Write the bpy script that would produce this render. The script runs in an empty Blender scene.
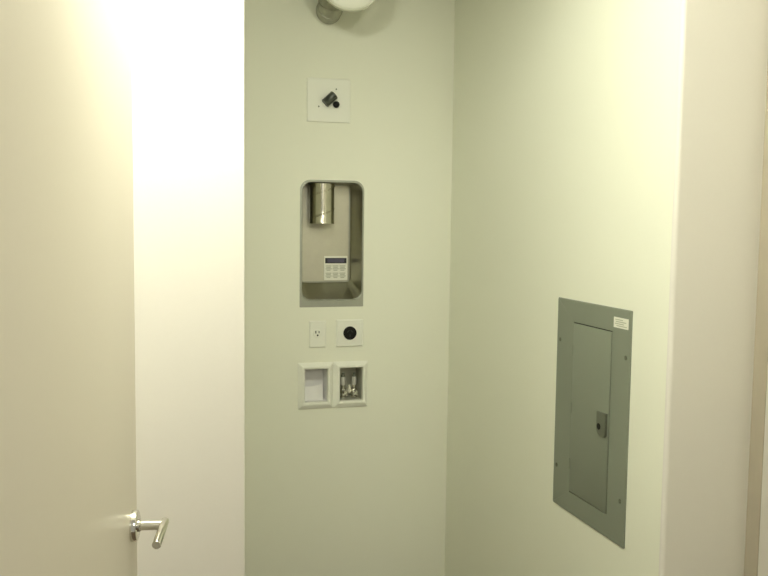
import bpy, bmesh, math
from mathutils import Vector, Matrix
C = bpy.context.scene.collection
EYE = 1.65
CEIL = 2.72
D = 3.5          # distance of the closet's rear wall
U = 1.338        # the closet's right wall
OPEN = 1.905     # plane of the closet opening
PI = math.pi

# ---------------------------------------------------------------- materials
def mat(name, col, rough=.5, metal=0., bump=0., scale=60., var=0., spec=None, coat=0.):
    m = bpy.data.materials.new(name); m.use_nodes = True
    nt = m.node_tree; b = nt.nodes['Principled BSDF']
    b.inputs['Base Color'].default_value = (*col, 1)
    b.inputs['Roughness'].default_value = rough
    b.inputs['Metallic'].default_value = metal
    if spec is not None: b.inputs['Specular IOR Level'].default_value = spec
    if coat: b.inputs['Coat Weight'].default_value = coat
    tc = nt.nodes.new('ShaderNodeTexCoord')
    nz = nt.nodes.new('ShaderNodeTexNoise'); nz.inputs['Scale'].default_value = scale
    nz.inputs['Detail'].default_value = 4
    nt.links.new(tc.outputs['Object'], nz.inputs['Vector'])
    if var:
        mx = nt.nodes.new('ShaderNodeMix'); mx.data_type = 'RGBA'
        mx.inputs[6].default_value = (*[c * (1 - var) for c in col], 1)
        mx.inputs[7].default_value = (*[min(1, c * (1 + var)) for c in col], 1)
        nt.links.new(nz.outputs['Fac'], mx.inputs[0])
        nt.links.new(mx.outputs[2], b.inputs['Base Color'])
    if bump:
        bp = nt.nodes.new('ShaderNodeBump'); bp.inputs['Strength'].default_value = bump
        bp.inputs['Distance'].default_value = .002
        nt.links.new(nz.outputs['Fac'], bp.inputs['Height'])
        nt.links.new(bp.outputs['Normal'], b.inputs['Normal'])
    return m

M = {}
M['tan'] = mat('tan casing side', (.40, .355, .27), .5, var=.02)
M['screw'] = mat('screw metal', (.20, .20, .17), .35, metal=.8)
M['closet'] = mat('closet wall paint', (.85, .86, .725), .65, bump=.08, scale=140, var=.01)
M['white_wall'] = mat('white wall paint', (.78, .755, .69), .6, bump=.06, scale=140, var=.01)
M['door'] = mat('door lacquer', (.605, .56, .455), .42, bump=.03, scale=90, var=.01)
M['ceiling'] = mat('ceiling paint', (.86, .86, .8), .8, bump=.05, scale=120)
M['floor'] = mat('floor boards', (.12, .075, .035), .45, bump=.1, scale=30, var=.2)
M['plate'] = mat('white plate plastic', (.86, .87, .77), .35, var=.01)
M['upplate'] = mat('upper plate paint', (.865, .875, .775), .4, var=.01)
M['white_plastic'] = mat('white box plastic', (.86, .87, .77), .32, var=.01)
M['bay_white'] = mat('bay plastic', (.82, .81, .79), .35, var=.01)
M['black'] = mat('black plastic', (.008, .008, .007), .6, var=.1, spec=.25)
M['charcoal'] = mat('charcoal metal', (.075, .08, .068), .34, metal=.5, var=.1)
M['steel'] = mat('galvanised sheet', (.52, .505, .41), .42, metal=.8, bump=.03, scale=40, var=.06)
M['shaded_steel'] = mat('shaded sheet', (.40, .39, .30), .30, metal=1., bump=.03, scale=40, var=.06)  # same steel as the back sheet, darkened to put shade in the colour
M['flange'] = mat('flange sheet', (.39, .40, .34), .45, metal=.55, bump=.02, scale=60, var=.04)
M['duct'] = mat('galvanised duct', (.52, .50, .42), .20, metal=1., bump=.05, scale=30, var=.08)
M['foil'] = mat('dull duct', (.42, .42, .35), .42, metal=.75, bump=.6, scale=45, var=.35)
M['cream'] = mat('cream plastic', (.74, .75, .60), .3, var=.01)
M['chrome'] = mat('chrome', (.80, .79, .75), .13, metal=1.)
M['nickel'] = mat('satin chrome', (.68, .66, .60), .15, metal=1.)
M['panel'] = mat('panel enamel', (.215, .236, .182), .42, var=.02, bump=.02, scale=200)
M['panel_dark'] = mat('latch grey', (.125, .135, .10), .4, metal=.2, var=.05)
M['gap'] = mat('panel inside', (.03, .032, .028), .7)
M['paper'] = mat('label paper', (.80, .80, .70), .5, var=.02)
M['ink'] = mat('label ink', (.30, .30, .24), .6, var=.1)
M['ink_pale'] = mat('pale label ink', (.45, .46, .36), .6, var=.1)
M['band'] = mat('dark band ink', (.02, .02, .03), .45)
M['blue'] = mat('blue band ink', (.075, .07, .115), .45, var=.1)
M['brass'] = mat('valve metal', (.66, .64, .56), .2, metal=1.)
M['valve_white'] = mat('valve sleeve', (.60, .59, .52), .35, var=.02)
M['stainless'] = mat('bay lining', (.52, .52, .43), .4, metal=.4, var=.05)

# ---------------------------------------------------------------- mesh helpers
def finish(name, bm, m, parent=None, smooth=None, bevel=0., seg=2):
    bmesh.ops.remove_doubles(bm, verts=bm.verts, dist=1e-6)
    bmesh.ops.recalc_face_normals(bm, faces=bm.faces)
    if bevel:
        bmesh.ops.bevel(bm, geom=[e for e in bm.edges if e.calc_face_angle(0) > .6], offset=bevel,
                        segments=seg, profile=.5, affect='EDGES')
    me = bpy.data.meshes.new(name); bm.to_mesh(me); bm.free()
    me.materials.append(m)
    if smooth is not None:
        me.shade_smooth()
        me.set_sharp_from_angle(angle=math.radians(smooth))
    o = bpy.data.objects.new(name, me); C.objects.link(o)
    if parent: o.parent = parent
    return o

def box(bm, x0, x1, y0, y1, z0, z1):
    v = [bm.verts.new((x, y, z)) for x in (x0, x1) for y in (y0, y1) for z in (z0, z1)]
    for f in ((0, 1, 3, 2), (4, 6, 7, 5), (0, 4, 5, 1), (2, 3, 7, 6), (0, 2, 6, 4), (1, 5, 7, 3)):
        bm.faces.new([v[i] for i in f])

def boxed(*a):
    bm = bmesh.new(); box(bm, *a); return bm

def loft(bm, loops, cap0=False, cap1=False):
    vs = [[bm.verts.new(p) for p in L] for L in loops]
    for a, b in zip(vs, vs[1:]):
        n = len(a)
        for i in range(n): bm.faces.new((a[i], a[(i + 1) % n], b[(i + 1) % n], b[i]))
    if cap0: bm.faces.new(vs[0])
    if cap1: bm.faces.new(vs[-1])
    return vs

def circ(c, ax, r, n=32, ref=None):
    ax = Vector(ax).normalized()
    a = Vector(ref) if ref else (Vector((0, 0, 1)) if abs(ax.z) < .9 else Vector((1, 0, 0)))
    e1 = (a - ax * a.dot(ax)).normalized(); e2 = ax.cross(e1)
    c = Vector(c)
    return [c + e1 * (r * math.cos(2 * PI * k / n)) + e2 * (r * math.sin(2 * PI * k / n)) for k in range(n)]

def lathe(bm, base, ax, prof, n=32, cap0=True, cap1=True):
    base = Vector(base); ax = Vector(ax).normalized()
    loft(bm, [circ(base + ax * h, ax, r, n) for r, h in prof], cap0, cap1)

def lathed(base, ax, prof, n=32, **k):
    bm = bmesh.new(); lathe(bm, base, ax, prof, n, **k); return bm

def rrect(x0, x1, z0, z1, r, y, seg=6):
    """rounded rectangle loop in the local xz plane; r = radii (bottom-left, bottom-right, top-right, top-left)"""
    if not isinstance(r, (tuple, list)): r = (r,) * 4
    out = []
    for (cx, cz, a0), rr in zip(((x0, z0, PI), (x1, z0, 1.5 * PI), (x1, z1, 0), (x0, z1, .5 * PI)), r):
        px = cx + rr if cx == x0 else cx - rr
        pz = cz + rr if cz == z0 else cz - rr
        for k in range(seg + 1):
            a = a0 + .5 * PI * k / seg
            out.append((px + rr * math.cos(a), y, pz + rr * math.sin(a)))
    return out

def empty(name, loc, rz, label, cat):
    o = bpy.data.objects.new(name, None); C.objects.link(o)
    o.location = loc; o.rotation_euler = (0, 0, rz); o.empty_display_size = .05
    o['label'] = label; o['category'] = cat
    return o

def struct(name, bm, m, **k):
    o = finish(name, bm, m, **k); o['kind'] = 'structure'
    return o

# ---------------------------------------------------------------- the setting
def wall_with_holes(xs, zs, holes, y0, y1):
    """slab over the grid xs * zs between y0 (front) and y1, with cells listed in holes left open"""
    bm = bmesh.new()
    nx, nz = len(xs) - 1, len(zs) - 1
    solid = lambda i, k: 0 <= i < nx and 0 <= k < nz and (i, k) not in holes
    for i in range(nx):
        for k in range(nz):
            if not solid(i, k): continue
            a, b, c, d = xs[i], xs[i + 1], zs[k], zs[k + 1]
            for y in (y0, y1):
                bm.faces.new([bm.verts.new(p) for p in ((a, y, c), (b, y, c), (b, y, d), (a, y, d))])
            if not solid(i - 1, k): bm.faces.new([bm.verts.new(p) for p in ((a, y0, c), (a, y1, c), (a, y1, d), (a, y0, d))])
            if not solid(i + 1, k): bm.faces.new([bm.verts.new(p) for p in ((b, y0, c), (b, y1, c), (b, y1, d), (b, y0, d))])
            if not solid(i, k - 1): bm.faces.new([bm.verts.new(p) for p in ((a, y0, c), (b, y0, c), (b, y1, c), (a, y1, c))])
            if not solid(i, k + 1): bm.faces.new([bm.verts.new(p) for p in ((a, y0, d), (b, y0, d), (b, y1, d), (a, y1, d))])
    return bm

# recess rectangles in the rear wall (world x, world z)
DH = (.684, .945, EYE - .340, EYE + .148)         # dryer recess
W1 = (.697, .799, EYE - .772, EYE - .626)         # left washer bay
W2 = (.848, .950, EYE - .772, EYE - .626)         # right washer bay
xs = [.10, DH[0], W1[0], W1[1], W2[0], DH[1], W2[1], U + .12]
zs = [0, W1[2], W1[3], DH[2], DH[3], CEIL]
holes = {(1, 3), (2, 3), (3, 3), (4, 3), (2, 1), (4, 1), (5, 1)}
bm = wall_with_holes(xs, zs, holes, D, D + .16)
for cx, sx in ((DH[0], 1), (DH[1], -1)):           # the cut-out has rounded top corners
    rr_ = .040
    pts = [(cx, D, DH[3])] + [(cx + sx * (rr_ - rr_ * math.cos(.5 * PI * k / 8)), D, DH[3] - rr_ + rr_ * math.sin(.5 * PI * k / 8)) for k in range(9)]
    vs = [bm.verts.new(p) for p in pts]
    for a, b in zip(vs[1:], vs[2:]): bm.faces.new((vs[0], a, b))
struct('wall_back', bm, M['closet'])
struct('wall_right', boxed(U, U + .12, OPEN + .014, D, 0, CEIL), M['closet'])
struct('wall_left', boxed(.10, .20, OPEN + .10, D, 0, CEIL), M['closet'])
struct('wall_front_left', boxed(-1.0, .246, OPEN, OPEN + .10, 0, CEIL), M['white_wall'], bevel=.002, smooth=30)
bm = bmesh.new()
rb = .011                                          # bullnose on the corner of the return
prof = [(U, OPEN + .014), (1.72, OPEN + .014), (1.72, OPEN)] + [
    (U + rb - rb * math.sin(.5 * PI * k / 8), OPEN + rb - rb * math.cos(.5 * PI * k / 8)) for k in range(9)]
loft(bm, [[(x, y, z) for x, y in prof] for z in (0, CEIL)], True, True)
struct('wall_front_right', bm, M['white_wall'], smooth=30)
struct('trim_1', boxed(.246, U, OPEN, OPEN + .10, CEIL - .155, CEIL), M['white_wall'])
# casing that stands out from the right-hand return
struct('trim_2', boxed(1.596, 1.5985, OPEN - .05, OPEN, 0, CEIL), M['tan'])  # thin left side of the casing, a darker tan than its front
struct('trim_3', boxed(1.5985, 1.70, OPEN - .05, OPEN, 0, CEIL), M['white_wall'])
struct('wall_side_right', boxed(1.70, 1.82, .68, OPEN + .1, 0, CEIL), M['white_wall'])
struct('wall_side_left', boxed(-1.12, -1.0, .68, OPEN + .1, 0, CEIL), M['white_wall'])
# the wall of the doorway the picture is taken through
struct('wall_doorway', wall_with_holes([-1.12, -.18, .82, 1.82], [0, 2.64, CEIL], {(1, 0)}, .56, .68), M['white_wall'])
struct('floor', boxed(-1.2, 1.9, -1.0, D + .2, -.1, 0), M['floor'])
struct('ceiling', boxed(-1.2, 1.9, .5, D + .2, CEIL, CEIL + .1), M['ceiling'])

# ---------------------------------------------------------------- the door leaf with its lever handle
YAW = math.radians(9.7)
e = Vector((math.sin(YAW), math.cos(YAW), 0)); nrm = Vector((math.cos(YAW), -math.sin(YAW), 0))
edge = Vector((.0107, 1.5423, 0)); W = .84
hinge = edge - e * W
door = bpy.data.objects.new('door_1', None); C.objects.link(door)
door.location = (hinge.x, hinge.y, 0); door.rotation_euler = (0, 0, PI / 2 - YAW)
door['kind'] = 'structure'
door['label'] = 'plain beige door standing open at the left with a satin metal lever handle'
door['category'] = 'door'
finish('door_leaf', boxed(0, W, 0, .038, .008, 2.13), M['door'], door, bevel=.0015, smooth=30)
hx, hz = W - .05, EYE - .5255
hd = bpy.data.objects.new('door_handle', None); C.objects.link(hd); hd.parent = door; hd.location = (hx, 0, hz)
hd['label'] = 'satin chrome round-bar lever handle on a round rosette'
finish('rosette', lathed((0, 0, 0), (0, -1, 0), [(.0265, 0), (.0265, .008), (.0255, .0098), (.023, .0105), (.011, .0106)], 48), M['nickel'], hd, smooth=35)
finish('neck', lathed((0, -.0104, 0), (0, -1, 0), [(.0105, 0), (.0105, .003), (.0082, .0045), (.0082, .043)], 32), M['nickel'], hd, smooth=35)
finish('lever', lathed((.015, -.0530, .0015), (-1, 0, -.02), [(.0060, 0), (.0072, .0012), (.0072, .1045), (.0062, .106)], 32), M['nickel'], hd, smooth=35)
for hz_ in (.25, 1.07, 1.88):
    finish('hinge', lathed((-.004, -.004, hz_ - .045), (0, 0, 1), [(.006, 0), (.006, .09)], 16), M['nickel'], door, smooth=35)

# ---------------------------------------------------------------- dryer recess
bx = empty('dryer_vent_box', (.814, D, EYE - .11), 0,
           'tall recessed metal dryer box with rounded corners set in the back wall', 'vent box')
def rel(x): return x - .814
def rez(z): return z + .11
# flange: outer sheet, rolled bead, inner opening
r_in = (.038, .038, .038, .038)
bm = bmesh.new()
L = [rrect(rel(.678), rel(.949), rez(-.369), rez(.155), (.002, .002, .042, .042), -.0002),
     rrect(rel(.678), rel(.949), rez(-.369), rez(.155), (.002, .002, .042, .042), -.0018),
     rrect(rel(.6825), rel(.9465), rez(-.343), rez(.1505), (.041,) * 4, -.0020),
     rrect(rel(.6835), rel(.9455), rez(-.3415), rez(.1495), (.040,) * 4, -.0042),
     rrect(rel(.6855), rel(.9435), rez(-.3395), rez(.1475), r_in, -.0046),
     rrect(rel(.6875), rel(.9415), rez(-.3375), rez(.1455), r_in, -.0030),
     rrect(rel(.6880), rel(.9410), rez(-.3370), rez(.1450), r_in, .002)]
loft(bm, L)
finish('flange', bm, M['flange'], bx, smooth=40)
bm = bmesh.new()
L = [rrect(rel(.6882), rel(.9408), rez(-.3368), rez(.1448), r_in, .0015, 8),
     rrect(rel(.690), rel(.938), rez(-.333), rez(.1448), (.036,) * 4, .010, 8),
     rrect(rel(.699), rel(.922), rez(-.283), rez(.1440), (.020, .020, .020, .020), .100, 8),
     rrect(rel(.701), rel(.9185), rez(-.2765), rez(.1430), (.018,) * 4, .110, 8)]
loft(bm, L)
finish('shell', bm, M['shaded_steel'], bx, smooth=35)
bm = bmesh.new()
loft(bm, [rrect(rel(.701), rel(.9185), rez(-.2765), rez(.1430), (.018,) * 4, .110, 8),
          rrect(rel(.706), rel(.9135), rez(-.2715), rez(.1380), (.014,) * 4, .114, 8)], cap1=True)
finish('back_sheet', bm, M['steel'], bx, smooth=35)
# bright return along the foot and the right of the back sheet
bm = bmesh.new()
loft(bm, [rrect(rel(.703), rel(.9165), rez(-.2745), rez(.1405), (.016,) * 4, .1105, 8),
          rrect(rel(.7035), rel(.916), rez(-.274), rez(.1400), (.0155,) * 4, .1085, 8),
          rrect(rel(.7065), rel(.913), rez(-.2705), rez(.1370), (.0125,) * 4, .1085, 8),
          rrect(rel(.707), rel(.9125), rez(-.270), rez(.1365), (.012,) * 4, .1105, 8)])
finish('seam_bead', bm, M['flange'], bx, smooth=50)
# printed label
lb = finish('sticker', boxed(rel(.8060), rel(.9080), .1128, .1134, rez(-.2655), rez(-.162)), M['paper'], bx)
lb['label'] = 'white printed sticker with a dark blue band'
lx0, lx1 = rel(.8060), rel(.9080)
bd = finish('dark_band', boxed(lx0 + .004, lx1 - .004, .1124, .1129, rez(-.1935), rez(-.1705)), M['band'], lb)
finish('blue_strip', boxed(lx0 + .014, lx1 - .014, .1121, .1125, rez(-.190), rez(-.1745)), M['blue'], bd)
bm = bmesh.new()
cw = (lx1 - lx0 - .016) / 3
for r_ in range(2):
    for c_ in range(3):
        x = lx0 + .006 + c_ * (cw + .002)
        for k, (dx0, dx1) in enumerate(((.002, .9), (.1, .8), (.0, .95), (.15, .75))):
            z = rez(-.203) - r_ * .031 - k * .0062
            box(bm, x + dx0 * cw, x + dx1 * cw, .1125, .1129, z - .0036, z)
finish('print', bm, M['ink_pale'], lb)

# rigid duct hanging into the recess
dt = empty('metal_duct_pipe', (.7815, D + .0545, EYE + .142), 0,
           'short shiny round metal duct pipe hanging inside the top of the dryer box', 'duct')
bm = bmesh.new()
hgt = .166
loft(bm, [circ((0, 0, z), (0, 0, 1), r, 48) for r, z in
          ((.0515, 0), (.0515, -.05), (.0515, -.105), (.0515, -hgt + .010), (.0522, -hgt + .008), (.0522, -hgt), (.0505, -hgt), (.0505, -hgt + .02), (.0505, -.004))])
finish('pipe', bm, M['duct'], dt, smooth=40)
def spiral(z0, z1, a0, a1, n=28):
    bm = bmesh.new(); loops = []
    for k in range(n + 1):
        t = k / n; a = a0 + (a1 - a0) * t; z = z0 + (z1 - z0) * t
        d = Vector((math.cos(a), math.sin(a), 0)); s = Vector((0, 0, 1))
        loops.append([d * .0512 + s * (z + .0032), d * .0532 + s * (z + .0015), d * .0532 + s * (z - .0015), d * .0512 + s * (z - .0032)])
    loft(bm, loops, True, True)
    return bm
finish('spiral_seam', spiral(-.150, -.098, -PI, 0), M['duct'], dt, smooth=50)
finish('spiral_seam', spiral(-.058, -.006, -PI, 0), M['duct'], dt, smooth=50)

# ---------------------------------------------------------------- wall plates under the recess
def plate(w, h, t, r, inset):
    bm = bmesh.new()
    loft(bm, [rrect(-w / 2, w / 2, -h / 2, h / 2, r, -.0002, 4), rrect(-w / 2, w / 2, -h / 2, h / 2, r, -t * .45, 4),
              rrect(-w / 2 + inset, w / 2 - inset, -h / 2 + inset, h / 2 - inset, r, -t, 4)], True, True)
    return bm
po = empty('wall_outlet', (.7540, D, EYE - .4823), 0,
           'narrow white wall outlet plate with a small round three-hole socket', 'outlet')
finish('plate', plate(.0715, .1125, .0065, .002, .0045), M['plate'], po)
so = finish('socket', lathed((-.002, -.0066, .004), (0, -1, 0), [(.0175, -.001), (.0175, .0010), (.0162, .0022), (.0150, .0022)], 40), M['white_plastic'], po, smooth=35)
for dx, dz, w, h in ((-.0068, .0055, .0040, .0105), (.0068, .0055, .0034, .0090)):
    finish('slot', boxed(-.002 + dx - w / 2, -.002 + dx + w / 2, -.0094, -.0086, .004 + dz - h / 2, .004 + dz + h / 2), M['black'], so)
finish('ground_hole', lathed((-.001, -.0086, -.0038), (0, -1, 0), [(.0038, 0), (.0038, .0008)], 16), M['black'], so)
p2 = empty('dryer_outlet', (.8915, D, EYE - .4808), 0,
           'square white wall plate with a large round black dryer socket', 'outlet')
finish('plate', plate(.1165, .1150, .0065, .002, .0045), M['plate'], p2)
so = finish('socket', lathed((.000, -.0064, .0005), (0, -1, 0), [(.0282, 0), (.0282, .0035), (.0265, .0048), (.0240, .0048), (.0235, .0036)], 48), M['black'], p2, smooth=35)
for a in (.75, .25):
    x, z = .011 * math.cos(a * PI), .011 * math.sin(a * PI)
    s = finish('slot', boxed(-.0014, .0014, -.0005, .0006, -.007, .007), M['gap'], so)
    s.location = (x, -.0106, z + .0005); s.rotation_euler = (0, (a - .5) * PI, 0)
s = finish('slot', boxed(-.0014, .0014, -.0005, .0006, -.006, .006), M['gap'], so); s.location = (0, -.0106, -.0105)

# ---------------------------------------------------------------- upper plate
pu = empty('blank_wall_plate', (.7945, D, EYE + .4780), 0,
           'square white wall plate near the top with a tilted dark cylinder and a round knob', 'wall plate')
finish('plate', plate(.1815, .1770, .006, .002, .0035), M['upplate'], pu)
ax = Vector((math.cos(math.radians(43)), 0, math.sin(math.radians(43))))
ctr = Vector((.0002, -.020, .0035))
bd = finish('plug_body', lathed(ctr - ax * .0270, ax, [(.0175, 0), (.0190, .0015), (.0190, .006), (.0183, .007), (.0183, .047), (.0190, .048), (.0190, .0525), (.0175, .054)], 40), M['charcoal'], pu, smooth=35)
finish('plug_socket', lathed((.0002, -.0058, .0035), (0, -1, 0), [(.017, 0), (.016, .006)], 24), M['black'], pu, smooth=35)
kb = Vector((.0285, -.006, -.0165))
finish('knob', lathed(kb, (0, -1, 0), [(.0085, 0), (.0085, .003), (.0125, .006), (.0138, .010), (.0130, .015), (.0100, .0185), (.0050, .0205)], 32), M['black'], pu, smooth=50)
for x, z in ((.0308, .0462), (-.0420, -.0262)):
    finish('screw', lathed((x, -.0058, z), (0, -1, 0), [(.0036, 0), (.0032, .0012), (.0010, .0016)], 16), M['screw'], pu, smooth=40)

# ---------------------------------------------------------------- washing machine box
wb = empty('washer_outlet_box', (.8220, D, EYE - .6990), 0,
           'white double plastic washing machine box with two framed bays low on the back wall', 'outlet box')
def wx(x): return x - .822
def wz(z): return z + .699
def frame_unit(x0, x1, ox0, ox1):
    z0, z1, oz0, oz1 = wz(-.7955), wz(-.6010), wz(-.7665), wz(-.6285)
    bm = bmesh.new()
    loft(bm, [rrect(wx(x0), wx(x1), z0, z1, .002, -.0002, 3), rrect(wx(x0), wx(x1), z0, z1, .002, -.004, 3),
              rrect(wx(ox0) - .011, wx(ox1) + .011, oz0 - .011, oz1 + .011, .003, -.0135, 3),
              rrect(wx(ox0) - .004, wx(ox1) + .004, oz0 - .004, oz1 + .004, .003, -.0135, 3),
              rrect(wx(ox0) - .0015, wx(ox1) + .0015, oz0 - .0015, oz1 + .0015, .003, -.011, 3),
              rrect(wx(ox0), wx(ox1), oz0, oz1, .003, .004, 3)])
    return bm
finish('drain_frame', frame_unit(.6725, .8195, .7005, .7960), M['white_plastic'], wb)
finish('valve_frame', frame_unit(.8215, .9710, .8510, .9470), M['white_plastic'], wb)
def liner(ox0, ox1, d, t):
    bm = bmesh.new()
    z0, z1 = wz(-.7665), wz(-.6285)
    loft(bm, [rrect(wx(ox0) + .0002, wx(ox1) - .0002, z0 + .0002, z1 - .0002, .003, .003, 3),
              rrect(wx(ox0) + t, wx(ox1) - t, z0 + t, z1 - t, .006, d, 3)], False, True)
    return bm
b1 = finish('drain_bay', liner(.7005, .7960, .062, .004), M['bay_white'], wb, smooth=30)
b1['label'] = 'white moulded bay with a curved white drain cover'
b2 = finish('valve_bay', liner(.8510, .9470, .085, .004), M['stainless'], wb, smooth=30)
b2['label'] = 'grey lined bay holding the two water valves'
# curved drain cover leaning in the lower half of the left bay
bm = bmesh.new(); loops = []
for k in range(13):
    t = k / 12
    x = wx(.7055) + t * (.7840 - .7055)
    top = wz(-.7065) + .010 * t * t
    y = .022 - .010 * math.sin(t * PI)
    loops.append([(x, y, wz(-.7650)), (x, y - .004, wz(-.7645)), (x, y + .008, top), (x, y + .012, top - .001), (x, y + .0095, wz(-.7650))])
loft(bm, loops, True, True)
finish('drain_cover', bm, M['bay_white'], b1, smooth=40)
# water valves
def valve(x):
    z = wz(-.7620); y = .040
    vb = finish('valve', lathed((wx(x), y, z), (0, 0, 1),
        [(.0135, 0), (.0135, .005), (.0090, .007), (.0085, .013), (.0125, .018), (.0150, .0245), (.0150, .031), (.0120, .038), (.0080, .041),
         (.0080, .052)], 32), M['brass'], wb, smooth=45)
    vb['label'] = 'chrome water valve with a pale sleeve and dark cap'
    finish('sleeve', lathed((wx(x), y, z + .052), (0, 0, 1), [(.0085, 0), (.0102, .003), (.0102, .031), (.0085, .036)], 28), M['valve_white'], vb, smooth=40)
    finish('cap', lathed((wx(x), y, z + .088), (0, 0, 1), [(.0085, 0), (.0085, .007), (.0065, .010), (.0065, .015), (.0050, .017)], 24), M['panel_dark'], vb, smooth=40)
    finish('outlet_stub', lathed((wx(x), y - .010, z + .0275), (.15, -1, -.35), [(.0085, 0), (.0085, .012), (.0100, .0125), (.0100, .018), (.0070, .019)], 24), M['chrome'], vb, smooth=40)
    finish('side_nut', lathed((wx(x) + .0125, y, z + .010), (1, 0, 0), [(.0075, 0), (.0075, .006), (.0055, .008)], 6), M['brass'], vb, smooth=20)
valve(.8750); valve(.9235)
lv = bmesh.new()
lathe(lv, (wx(.8890), .040, wz(-.7405)), (1, 0, 0), [(.0045, 0), (.0045, .024)], 16)
lathe(lv, (wx(.9010), .034, wz(-.7405)), (0, 0, 1), [(.0040, -.006), (.0095, 0), (.0095, .018), (.0060, .026), (.0060, .034), (.0025, .036)], 24)
finish('cross_lever', lv, M['chrome'], wb, smooth=40)

# ---------------------------------------------------------------- electrical panel on the right wall
PV, PZ = 2.3010, -.5865
ep = empty('electrical_panel', (U, PV, EYE + PZ), -PI / 2,
           'grey-green metal electrical panel with a latched door on the right wall', 'electrical panel')
KP = 1 - .005 / U
def px(v): return PV - v * KP          # local x runs towards the viewer's right
def pz(z): return z * KP - PZ
X0, X1, Z0, Z1 = px(2.5170), px(2.0900), pz(-.9255), pz(-.2470)
dx0, dx1, dz0, dz1 = px(2.4080), px(2.1880), pz(-.8550), pz(-.3185)
bm = bmesh.new()
loft(bm, [rrect(X0, X1, Z0, Z1, .003, .0004, 3), rrect(X0, X1, Z0, Z1, .003, -.0030, 3),
          rrect(X0 + .0025, X1 - .0025, Z0 + .0025, Z1 - .0025, .003, -.0050, 3),
          rrect(dx0 - .0012, dx1 + .0042, dz0 - .0030, dz1 + .0034, .001, -.0050, 3),
          rrect(dx0 - .0012, dx1 + .0042, dz0 - .0030, dz1 + .0034, .001, -.0006, 3)])
finish('cover', bm, M['panel'], ep, smooth=30)
finish('inner_backing', boxed(dx0 - .004, dx1 + .006, -.0006, .0004, dz0 - .005, dz1 + .005), M['gap'], ep)
pd = finish('panel_door', boxed(dx0, dx1, -.0062, -.0008, dz0, dz1), M['panel'], ep, bevel=.001, smooth=30)
for v, z in ((2.4110, -.404), (2.4110, -.588), (2.4110, -.768)):
    finish('hinge', boxed(px(v) - .001, px(v) + .0045, -.0078, -.0048, pz(z) - .016, pz(z) + .016), M['panel'], ep, bevel=.0008)
# latch with a rounded foot
lx0, lx1, lz0, lz1 = px(2.2440), px(2.1940), pz(-.6300), pz(-.5605)
bm = bmesh.new()
loft(bm, [rrect(lx0, lx1, lz0, lz1, (.018, .006, .001, .001), -.0060, 6), rrect(lx0, lx1, lz0, lz1, (.018, .006, .001, .001), -.0120, 6),
          rrect(lx0 + .0015, lx1 - .0015, lz0 + .0015, lz1 - .0015, (.017, .005, .001, .001), -.0135, 6)], False, True)
la = finish('latch', bm, M['panel_dark'], pd, smooth=30)
la['label'] = 'darker grey latch with a black lock'
finish('lock', lathed((px(2.2290), -.0133, pz(-.6045)), (0, -1, 0), [(.0095, 0), (.0095, .0012), (.0080, .0018), (.0050, .0010)], 24), M['black'], la, smooth=40)
for v, z in ((2.4950, -.382), (2.1120, -.382), (2.4960, -.7955), (2.1160, -.7955)):
    finish('screw', lathed((px(v), -.0048, pz(z)), (0, -1, 0), [(.0068, 0), (.0064, .0016), (.0040, .0030), (.0012, .0034)], 20), M['panel_dark'], ep, smooth=40)
sk = finish('sticker', boxed(px(2.1780), px(2.1020), -.0056, -.0049, pz(-.3020), pz(-.2720)), M['paper'], ep)
sk['label'] = 'small white printed sticker in the upper right corner'
bm = bmesh.new()
for k, (a, b) in enumerate(((.10, .62), (.14, .85), (.08, .70), (.2, .9))):
    z = pz(-.2775) - k * .0058
    w = .076
    box(bm, px(2.1780) + a * w, px(2.1780) + b * w, -.0060, -.0055, z - .0024, z)
finish('print', bm, M['ink_pale'], sk)

# ---------------------------------------------------------------- ducted fan under the ceiling
fd = empty('duct_fan', (.752, 3.315, CEIL), 0,
           'cream round fan drum with a grey metal duct elbow behind it, at the top edge', 'duct fan')
# drum: a shallow round housing turned towards the room
dn = Vector((-.22, -.95, -.10)).normalized()
dc = Vector((.8070 - .752, 3.19 - 3.315, EYE + .893 - CEIL))
R_ = .1235
dr = finish('drum', lathed(dc + dn * -.045, dn, [(R_ * .90, -.0), (R_ * .985, .006), (R_ * .985, .036), (R_, .040), (R_, .048), (R_ * .985, .0525), (R_ * .94, .0535),
     (R_ * .925, .0505), (R_ * .90, .0500), (R_ * .60, .0525), (R_ * .2, .0535)], 72), M['cream'], fd, smooth=40)
for s in (-1, 1):
    x = dc.x + .05 * s
    finish('hanger_strap', boxed(x - .01, x + .01, dc.y + .035, dc.y + .039, dc.z + .05, -.001), M['foil'], dr)
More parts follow.
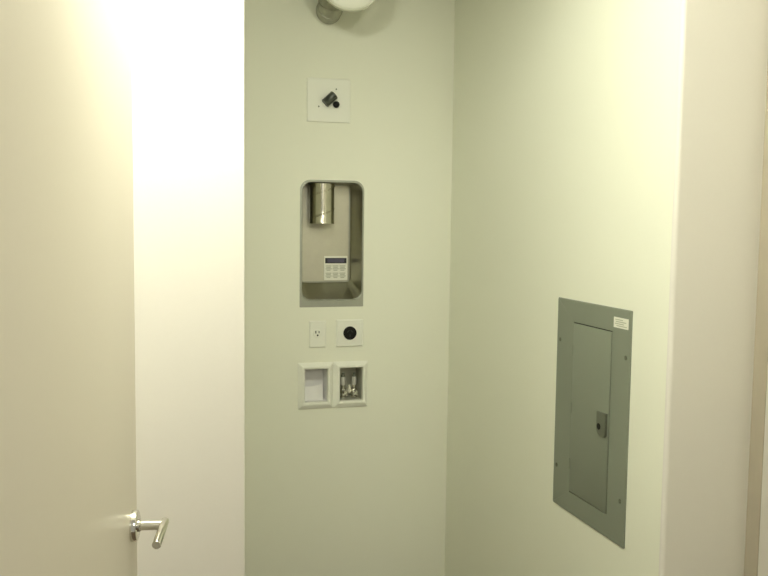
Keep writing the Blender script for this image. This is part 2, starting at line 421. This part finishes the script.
# sheet metal elbow: drops from the ceiling and turns into the rear wall
rr, bend = .0490, .066
EX, EY = .790 - .752, 3.425 - 3.315
zc = EYE + .8330 - CEIL
path = [((EX, EY, -.004), (0, 0, -1)), ((EX, EY, -.06), (0, 0, -1))]
nb = 4
cen = Vector((EX, EY + bend, zc + bend))
for k in range(nb * 2 + 1):
    a = .5 * PI * k / (nb * 2)
    path.append((cen + Vector((0, -bend * math.cos(a), -bend * math.sin(a))), (0, math.sin(a), -math.cos(a))))
path.append(((EX, D - 3.315 - .002, zc), (0, 1, 0)))
bm = bmesh.new(); loops = []
for i, (p, d) in enumerate(path):
    seam = 2 <= i < len(path) - 1 and (i % 2 == 0)
    d = Vector(d)
    if seam:
        loops += [circ(Vector(p) - d * .003, d, rr, 40, (1, 0, 0)), circ(Vector(p) - d * .0012, d, rr + .0034, 40, (1, 0, 0)),
                  circ(Vector(p) + d * .0012, d, rr + .0034, 40, (1, 0, 0)), circ(Vector(p) + d * .003, d, rr, 40, (1, 0, 0))]
    else:
        loops.append(circ(p, d, rr, 40, (1, 0, 0)))
loft(bm, loops, True, True)
finish('duct_elbow', bm, M['foil'], fd, smooth=35)
# ---------------------------------------------------------------- light
l = bpy.data.lights.new('globe_lamp', 'POINT'); l.energy = 56; l.color = (1., 1., .86); l.shadow_soft_size = .11
lo = bpy.data.objects.new('globe_lamp', l); lo.location = (.20, 1.62, CEIL - .12); C.objects.link(lo)
l = bpy.data.lights.new('hall_fill', 'POINT'); l.energy = 65; l.color = (1., .98, .84); l.shadow_soft_size = .15  # unseen fill added behind the camera to even out the contrast
lo = bpy.data.objects.new('hall_fill', l); lo.location = (.55, -1.0, 2.5); C.objects.link(lo)
w = bpy.data.worlds.new('world'); bpy.context.scene.world = w; w.use_nodes = True
w.node_tree.nodes['Background'].inputs[0].default_value = (1., .98, .82, 1)
w.node_tree.nodes['Background'].inputs[1].default_value = .4

# ---------------------------------------------------------------- camera
cam = bpy.data.cameras.new('camera'); cam.sensor_width = 36; cam.lens = 864.5355 * 36 / 768; cam.clip_start = .02
co = bpy.data.objects.new('camera', cam); C.objects.link(co)
r_, u_, d_ = Vector((.95874912, -.28399667, .01208375)), Vector((.0111614, .08008951, .99672518)), Vector((.28403442, .95547452, -.07995555))
m = Matrix((r_, u_, -d_)).transposed().to_4x4(); m.translation = (0, 0, EYE)
co.matrix_world = m
sc = bpy.context.scene; sc.camera = co
sc.view_settings.view_transform = 'Standard'; sc.view_settings.look = 'None'
sc.view_settings.gamma = 1; sc.view_settings.use_curve_mapping = False
sc.view_settings.exposure = 0
